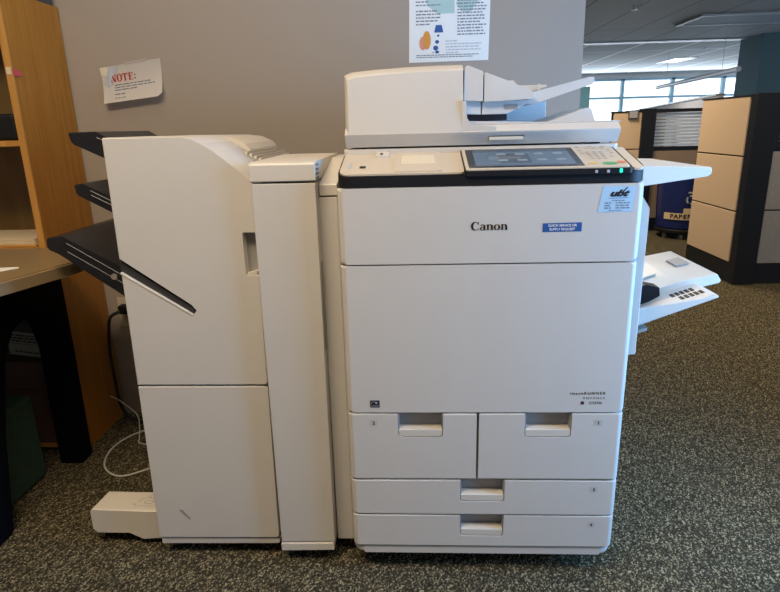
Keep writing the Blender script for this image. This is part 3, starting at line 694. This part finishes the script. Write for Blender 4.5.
# ------------------------------------------------------------------ desk, bookcase and what is on and under them
DK = thing('office_desk', 'taupe-topped desk with dark arched metal legs in front of the oak bookcase', 'desk', (-1.8, .2, 0))
dp = rpoly([(-1.195, .590), (-1.175, .36), (-1.245, .10), (-1.42, -.22), (-1.75, -.42), (-2.75, -.42), (-2.75, .590)], [.01, .16, .3, .3, .2, .01, .01], 8)
MB().ext(dp, 'z', .752, .784, .004).build('desktop', DESKE, DK, label='lighter edge band of the desktop')
MB().ext(rpoly([(-1.205, .585), (-1.187, .36), (-1.257, .105), (-1.43, -.21), (-1.755, -.408), (-2.74, -.408), (-2.74, .585)], [.01, .16, .3, .3, .2, .01, .01], 8), 'z', .7835, .7865).build('top_laminate', DESKT, DK)
def arch(x0, x1):
    pts = [(.598, .752), (.598, .62), (.598, .40), (.596, 0), (.520, 0), (.530, .45), (.500, .575), (.42, .612), (.32, .590), (.265, .52), (.20, .30), (.145, 0), (-.06, 0), (-.06, .752)]
    return MB().ext(rpoly(pts, [0, .02, .1, .01, .01, .1, .04, .06, .06, .05, .1, .01, .01, 0], 4), 'x', x0, x1, .006)
arch(-1.465, -1.385).build('leg', NAVYM, DK)
arch(-2.62, -2.54).build('leg', NAVYM, DK)
BK = thing('bookcase', 'tall oak bookcase against the wall at the left edge behind the desk', 'bookcase', (-1.85, .75, 0))
MB().box(-1.442, -1.420, .606, .915, 0, 1.585, .001).build('side_panel', WOOD, BK)
MB().box(-1.4425, -1.4195, .600, .6065, 0, 1.585, .001).build('edge_strip', WOODE, BK, label='lighter front edge strip')
MB().box(-2.300, -2.278, .600, .915, 0, 1.585, .001).build('side_panel', WOOD, BK)
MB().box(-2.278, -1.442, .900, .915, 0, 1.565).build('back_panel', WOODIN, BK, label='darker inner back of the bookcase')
MB().box(-2.278, -1.442, .602, .900, 1.563, 1.585).build('top_board', WOOD, BK)
for z in (1.120, .768, .02): MB().box(-2.278, -1.442, .604, .900, z, z + .018).build('shelf', WOODE, BK)
tag(MB().box(-2.2, -1.428, .74, .905, 1.585, 1.80, .006).build('dark_block', DARKBOX), 'dark grey block on top of the oak bookcase', 'box')  # plain block standing in for a dark patch above the bookcase
fl = thing('sticky_flag', 'small pink and cream sticky flag on the front edge of the oak bookcase', 'sticky flag', (-1.43, .599, 1.33))
MB().box(-1.438, -1.4225, .5985, .5995, 1.338, 1.360).build('cream_end', CREAMP, fl)
MB().ext([(.600, 1.334), (.636, 1.334), (.648, 1.342), (.636, 1.352), (.600, 1.356)], 'x', -1.4190, -1.4180).build('pink_end', PINKF, fl)
dv = thing('electronic_device', 'small black glossy device on the upper shelf of the oak bookcase', 'device', (-1.53, .66, 1.138))
MB().box(-1.62, -1.452, .612, .72, 1.1386, 1.222, .012, 3).build('case', BLACK, dv)
MB().box(-1.535, -1.520, .6100, .613, 1.165, 1.205, .003).build('reflection_strip', mat('painted_reflection', (.55, .62, .72), .25, .4), dv)  # pale strip painting the white reflection on the glossy case
en = thing('envelope_stack', 'manila envelope under cream papers inside the bookcase at the back of the desk', 'envelope stack', (-1.56, .70, .787))
MB().box(-1.80, -1.462, .612, .85, .7865, .793, .002).build('envelope', MANILA, en)
for i in range(4): MB().box(-1.80 + i * .004, -1.468 - i * .004, .622 + i * .004, .845, .7932 + i * .004, .7968 + i * .004, .0008).build('page', CREAMP, en)
tag(MB().ext([(-1.36, .292), (-1.312, .300), (-1.302, .285), (-1.36, .200), (-1.52, .05), (-1.60, .15)], 'z', .7868, .7876).build('paper_sheet', PAPER), 'single white sheet of paper on the desk near the left edge', 'paper')
# cartons under the desk
cb = thing('paper_carton', 'dark carton with a grey printed label in the dark bay under the desk', 'carton', (-1.60, .72, .37))
Mc = Matrix.Translation((-1.66, .668, 0)) @ Matrix.Rotation(math.radians(-15), 4, 'Z')
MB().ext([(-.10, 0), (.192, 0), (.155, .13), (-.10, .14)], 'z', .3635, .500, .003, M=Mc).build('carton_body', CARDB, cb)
MB().box(-.02, .190, -.003, .001, .372, .462, M=Mc).build('label_strip', LABELG, cb, label='grey printed label strip')
rnd = random.Random(9)
ux = Mc.to_3x3() @ Vector((1, 0, 0))
f = Flat(Mc @ Vector((-.02, -.003, .372)), ux, (0, 0, 1), lift=.0006)
f.words(.03, .19, .012, .006, rnd); f.rect(.01, .20, .045, .0465)
for i in range(3): f.words(.02, .20, .054 + i * .011, .006, rnd)
f.build('label_print', INK, cb)
for i in range(3):
    z = .0385 + i * .1082
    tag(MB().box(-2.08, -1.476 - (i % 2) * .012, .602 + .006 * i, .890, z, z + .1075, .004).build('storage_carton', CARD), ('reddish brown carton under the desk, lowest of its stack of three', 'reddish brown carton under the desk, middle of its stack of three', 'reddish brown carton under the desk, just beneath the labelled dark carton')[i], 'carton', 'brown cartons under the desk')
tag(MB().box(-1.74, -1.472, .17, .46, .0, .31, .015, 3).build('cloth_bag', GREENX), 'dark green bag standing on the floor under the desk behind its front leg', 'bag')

# ------------------------------------------------------------------ right: cubicle partitions, bin, column, ceiling lights
def slats(o, x0, x1, y0, y1, z0, z1, n, m):
    for i in range(n):
        z = z0 + (z1 - z0) * (i + .5) / n; h = (z1 - z0) / n
        MB().box(x0, x1, y0, y1, z - h * .34, z + h * .34).build('blind_slat', m, o)
CP = thing('cubicle_partition', 'tan fabric cubicle end panel with black base nearest the copier on the right', 'cubicle panel', (2.12, 3.3, 0))
MB().box(2.092, 2.160, 2.945, 3.64, .10, 1.285).build('panel_core', DARKT, CP)
for z0, z1 in ((.150, .508), (.518, .888), (.898, 1.284)): MB().box(2.080, 2.096, 2.955, 3.632, z0, z1, .004).build('fabric_tile', TAN, CP)
MB().box(2.078, 2.162, 2.94, 3.645, 1.285, 1.297).build('top_trim', DARKT, CP)
MB().box(2.086, 2.166, 2.94, 3.64, 0, .142).build('kick_base', DARKT, CP)
MB().box(2.083, 2.232, 2.86, 2.944, 0, 1.305, .004).build('corner_post', DARKT, CP)
CG = thing('cubicle_divider', 'grey cubicle panel with a dark slatted window at the right edge of the room', 'cubicle panel', (2.8, 2.9, 0))
MB().box(2.234, 3.6, 2.90, 2.96, .10, .94).build('panel_core', DARKT, CG)
for z0, z1 in ((.150, .522), (.532, .925)): MB().box(2.245, 3.59, 2.888, 2.902, z0, z1, .004).build('fabric_tile', GREYF, CG)
MB().box(2.234, 3.6, 2.89, 2.965, 0, .142).build('kick_base', DARKT, CG)
MB().box(2.234, 3.6, 2.885, 2.965, .935, .975).box(2.234, 3.6, 2.885, 2.965, 1.270, 1.300).box(2.234, 2.265, 2.885, 2.965, .975, 1.270).box(3.56, 3.6, 2.885, 2.965, .975, 1.270).build('window_frame', DARKT, CG)
MB().box(2.265, 3.56, 2.935, 2.945, .975, 1.270).build('dark_glass', mat('dark_pane', (.01, .015, .018), .15), CG)
slats(CG, 2.268, 3.555, 2.900, 2.915, .980, 1.266, 12, SLATD)
CB = thing('cubicle_wall', 'farther tan cubicle wall with a pale slatted window behind the blue bin', 'cubicle panel', (2.4, 5.15, 0))
MB().box(1.86, 2.20, 5.12, 5.18, .10, 1.235).build('panel_core', DARKT, CB)
for z0, z1 in ((.12, .855), (.866, 1.228)): MB().box(1.865, 2.150, 5.105, 5.125, z0, z1, .004).build('fabric_tile', TAN, CB)
MB().box(1.855, 2.2, 5.10, 5.185, 1.228, 1.242).build('top_trim', DARKT, CB)
MB().box(2.145, 2.285, 5.075, 5.19, 0, 1.262, .006).build('post', DARKT, CB)
MB().box(2.285, 3.3, 5.11, 5.18, .838, .880).box(2.285, 3.3, 5.11, 5.18, 1.222, 1.256).build('window_frame', DARKT, CB)
slats(CB, 2.287, 3.3, 5.140, 5.144, .882, 1.220, 10, SLATT)
MB().box(2.287, 3.3, 5.158, 5.162, .88, 1.222).build('window_pane', WGLASS, CB)
MB().box(2.285, 3.3, 5.105, 5.175, .142, .838).build('lower_panel', BROWNF, CB)
MB().box(1.86, 3.3, 5.10, 5.18, 0, .142).build('kick_base', DARKT, CB)
hk = thing('paper_pad', 'small grey pad hooked on top of the farther tan cubicle wall', 'pad', (2.06, 5.1, 1.17))
MB().box(2.005, 2.105, 5.082, 5.098, 1.165, 1.245, .004).box(2.005, 2.105, 5.082, 5.19, 1.2425, 1.2475, .001).build('holder', mat('pad_frame', (.10, .10, .12), .4), hk)
MB().box(2.015, 2.095, 5.078, 5.083, 1.172, 1.238, .002).build('pad_face', mat('pad_grey', (.36, .37, .40), .6), hk)
# grey run of partitions toward the windows
FP = thing('grey_partition', 'long grey cubicle run beyond the tan panels in front of the windows', 'cubicle panel', (6, 14, 0))
Mr = Matrix.Translation((4.02, 8.06, 0)) @ Matrix.Rotation(math.atan2(20.4 - 8.06, 7.04 - 4.02), 4, 'Z')
MB().box(-1.5, 12.4, 0, .07, 0, 1.42, M=Mr).build('panels', mat('light_grey_fabric', (.80, .80, .85), .9, noise=.04), FP)
MB().box(-1.5, 12.4, -.015, .085, 1.42, 1.445, M=Mr).build('top_rail', GREYP, FP)
for i, (x, y) in enumerate(((3.35, 9.0), (3.62, 9.1), (3.95, 9.3))):
    tag(MB().box(x - .09, x + .09, y - .06, y + .06, 0, 1.27 + .03 * (i % 2), .01).build('filing_cabinet', (GREYF, COOLW, BROWNF)[i]), ('slim grey cabinet far back, leftmost of three before the windows', 'slim white cabinet far back, middle of three before the windows', 'slim brown cabinet far back, rightmost of three before the windows')[i], 'cabinet', 'slim cabinets before the windows')
# blue bin
BN = thing('recycling_bin', 'round dark blue paper recycling bin on a wheeled dolly behind the tan partition', 'bin', (2.535, 4.79, 0))
c = (2.535, 4.79, 0)
MB().lathe([(.235, .095), (.25, .11), (.262, .30), (.268, .52), (.272, .66), (.280, .68), (.280, .70), (.262, .70), (.255, .66), (.235, .14)], c, 48).build('bin_body', BINB, BN)
MB().lathe([(.20, .055), (.255, .055), (.262, .065), (.262, .090), (.255, .097), (.20, .097)], c, 40).build('dolly', BLACK, BN)
for a in (200, 245, 290, 20, 110):
    x, y = c[0] + .21 * math.cos(math.radians(a)), c[1] + .21 * math.sin(math.radians(a))
    w = MB().cyl((x - .012, y, .028), (x + .012, y, .028), .028, n=20).box(x - .016, x + .016, y - .006, y + .006, .03, .06).build('caster', GREYP, BN)
def curved(name, a0, a1, z0, z1, m, r=.2665, n=10):
    bm = bmesh.new(); A = []
    for k in range(n + 1):
        a = math.radians(a0 + (a1 - a0) * k / n)
        A.append([bm.verts.new((c[0] + rr * math.cos(a), c[1] + rr * math.sin(a), z)) for rr, z in ((r, z0), (r, z1), (r - .006, z1), (r - .006, z0))])
    for k in range(n):
        for q in range(4): bm.faces.new((A[k][q], A[k + 1][q], A[k + 1][(q + 1) % 4], A[k][(q + 1) % 4]))
    bm.faces.new(A[0]); bm.faces.new(A[n][::-1]); bmesh.ops.recalc_face_normals(bm, faces=bm.faces)
    me = bpy.data.meshes.new(name); bm.to_mesh(me); bm.free(); return finish(name, me, m, BN)
lb = curved('paper_label', 206, 290, .200, .262, BINL)
curved('paper_label', 246, 290, .262, .312, BINL)
ax = 218
for i, ch in enumerate('PAPER'):
    a = math.radians(ax + 6 + i * 8.6); p = Vector((c[0] + .267 * math.cos(a), c[1] + .267 * math.sin(a), .212)); u = Vector((-math.sin(a), math.cos(a), 0))
    text('label_letter', ch, .060, p, u, (0, 0, 1), INK, lb, bold=.0022, align='CENTER')
a = math.radians(258); p = Vector((c[0] + .268 * math.cos(a), c[1] + .268 * math.sin(a), .40)); u = Vector((-math.sin(a), math.cos(a), 0))
f = Flat(p, u, (0, 0, 1), lift=.004)
for q in range(3): f.ring((0, 0), (.045, .045), (0, 0), (.030, .030), 20 + q * 120, 115 + q * 120, 10)
f.rect(-.03, .03, .06, .075); f.build('recycling_mark', PALEINK, BN)
# column, far teal pier, pink note
tag(MB().box(6.52, 8.2, 11.25, 12.10, 0, 2.7).build('column', TEAL), 'wide dark teal column rising behind the grey slatted cubicle panel at right', 'column')
tag(MB().box(3.20, 3.50, 12.0, 12.3, 0, 1.86, .01).build('pier', TEAL2), 'narrow bright teal pier just right of the wall end, below the feed tray', 'column')
bpy.data.objects['column']['kind'] = 'structure'; bpy.data.objects['pier']['kind'] = 'structure'
tag(MB().box(.272, .290, .402, .404, 1.174, 1.186).build('sticky_note', PINKS), 'tiny bright pink sticky note on the output wedge of the document feeder', 'sticky note')
tag(MB().ext([(.055, .205), (.135, .215), (.150, .330), (.062, .345)], 'z', 1.1595, 1.1605).build('paper_sheet', PAPER), 'white sheet of paper lying in the output tray under the document feeder', 'paper')
def ceil_light(x0, x1, y0, y1, lens, label):
    o = thing('ceiling_light', label, 'ceiling light', ((x0 + x1) / 2, (y0 + y1) / 2, 2.7))
    w = .05
    MB().box(x0, x1, y0, y0 + w, 2.672, 2.6995).box(x0, x1, y1 - w, y1, 2.672, 2.6995).box(x0, x0 + w, y0 + w, y1 - w, 2.672, 2.6995).box(x1 - w, x1, y0 + w, y1 - w, 2.672, 2.6995).build('frame', WHITEM, o)
    MB().box(x0 + w, x1 - w, y0 + w, y1 - w, 2.682, 2.697).build('diffuser', lens, o)
    return o
ceil_light(4.27, 6.10, 8.85, 9.85, DIFF, 'large unlit recessed ceiling light nearest the copier, over the tan partition')
ceil_light(6.55, 7.15, 15.4, 16.7, LAMPON, 'small lit ceiling light far off near the windows')
pn = thing('pendant_light', 'long slim white pendant light hanging in front of the windows', 'pendant light', (6.0, 13, 2.2))
MB().tube([(5.72, 14.2, 1.905), (5.03, 9.05, 1.905)], .042, 10).build('tube', WHITEM, pn)
for q in (.15, .85):
    x = 5.72 + (5.03 - 5.72) * q; y = 14.2 + (9.05 - 14.2) * q
    MB().cyl((x, y, 1.93), (x, y, 2.70), .004, n=8).build('hanger', WHITEM, pn)
for i, (x, y) in enumerate(((2.93, 7.95), (6.3, 13.2))):
    s = thing('sprinkler_head', ('small sprinkler head in the nearer ceiling above the copier feed tray', 'small sprinkler head in the far ceiling left of the teal column')[i], 'sprinkler', (x, y, 2.7))
    MB().cyl((x, y, 2.660), (x, y, 2.6995), .018, n=12).build('stem', WHITEM, s)
    MB().cyl((x, y, 2.650), (x, y, 2.660), .045, n=16).build('deflector', WHITEM, s)

# ------------------------------------------------------------------ light
def area(name, loc, rot, sx, sy, power, col):
    l = bpy.data.lights.new(name, 'AREA'); l.shape = 'RECTANGLE'; l.size = sx; l.size_y = sy; l.energy = power; l.color = col
    o = bpy.data.objects.new(name, l); COL.objects.link(o); o.location = loc; o.rotation_euler = rot; return o
WARM = (1., .785, .53); COOL = (.50, .73, 1.)
area('ceiling_lamp_front', (-.88, -1.08, 2.66), (0, 0, 0), 1.2, .6, 54, WARM)
area('ceiling_lamp_left', (-1.0, .05, 2.66), (0, 0, 0), 1.2, .6, 7, WARM)
area('ceiling_lamp_right', (.35, -1.45, 2.66), (0, 0, 0), 1.2, .6, 12, WARM)
area('ceiling_lamp_aisle', (1.9, 1.9, 2.66), (0, 0, 0), 1.2, .6, 42, WARM)
area('added_lamp_cubicles', (.9, 4.2, 2.66), (0, 0, 0), 1.2, .6, 78, WARM)  # unseen lamp put in to brighten the tan cubicle panels
area('added_lamp_far', (2.2, 8.6, 2.66), (0, 0, 0), 1.2, .6, 70, (1., .93, .84))  # unseen lamp added to brighten the teal pier and far partitions
area('daylight_far', (9.3, 19.9, 1.7), (math.radians(-90), 0, 0), 12, 1.5, 400, (.72, .86, 1.))
area('daylight_right', (15.9, 8.0, 1.6), (0, math.radians(90), 0), 1.9, 20, 620, COOL)
area('added_blue_light', (1.42, -.30, 1.05), (0, math.radians(90), 0), 1.3, .70, 58, (.22, .52, 1.))  # blue light at the added window, tints the copier's right side
w = bpy.data.worlds.new('World'); SC.world = w; w.use_nodes = True
w.node_tree.nodes['Background'].inputs[0].default_value = (.86, .94, 1, 1)
w.node_tree.nodes['Background'].inputs[1].default_value = 2.2

# ------------------------------------------------------------------ camera
fpx = 586.996; yaw, pitch, roll = .05231866, .28104317, -.02570663
fw_ = Vector((-math.sin(yaw) * math.cos(pitch), math.cos(yaw) * math.cos(pitch), -math.sin(pitch)))
r0 = Vector((math.cos(yaw), math.sin(yaw), 0)); u0 = r0.cross(fw_)
r1 = math.cos(roll) * r0 + math.sin(roll) * u0; u1 = -math.sin(roll) * r0 + math.cos(roll) * u0
cam = bpy.data.cameras.new('camera'); cam.sensor_fit = 'HORIZONTAL'; cam.sensor_width = 36; cam.lens = fpx * 36 / 780
cam.clip_start = .02; cam.clip_end = 200
co = bpy.data.objects.new('camera', cam); COL.objects.link(co)
M = Matrix((r1, u1, -fw_)).transposed().to_4x4(); M.translation = Vector((-.15328965, -1.30681745, 1.15176163)); co.matrix_world = M
SC.camera = co
vs = SC.view_settings
vs.view_transform = 'Standard'; vs.look = 'None'; vs.gamma = 1; vs.use_curve_mapping = False; vs.exposure = 0.0
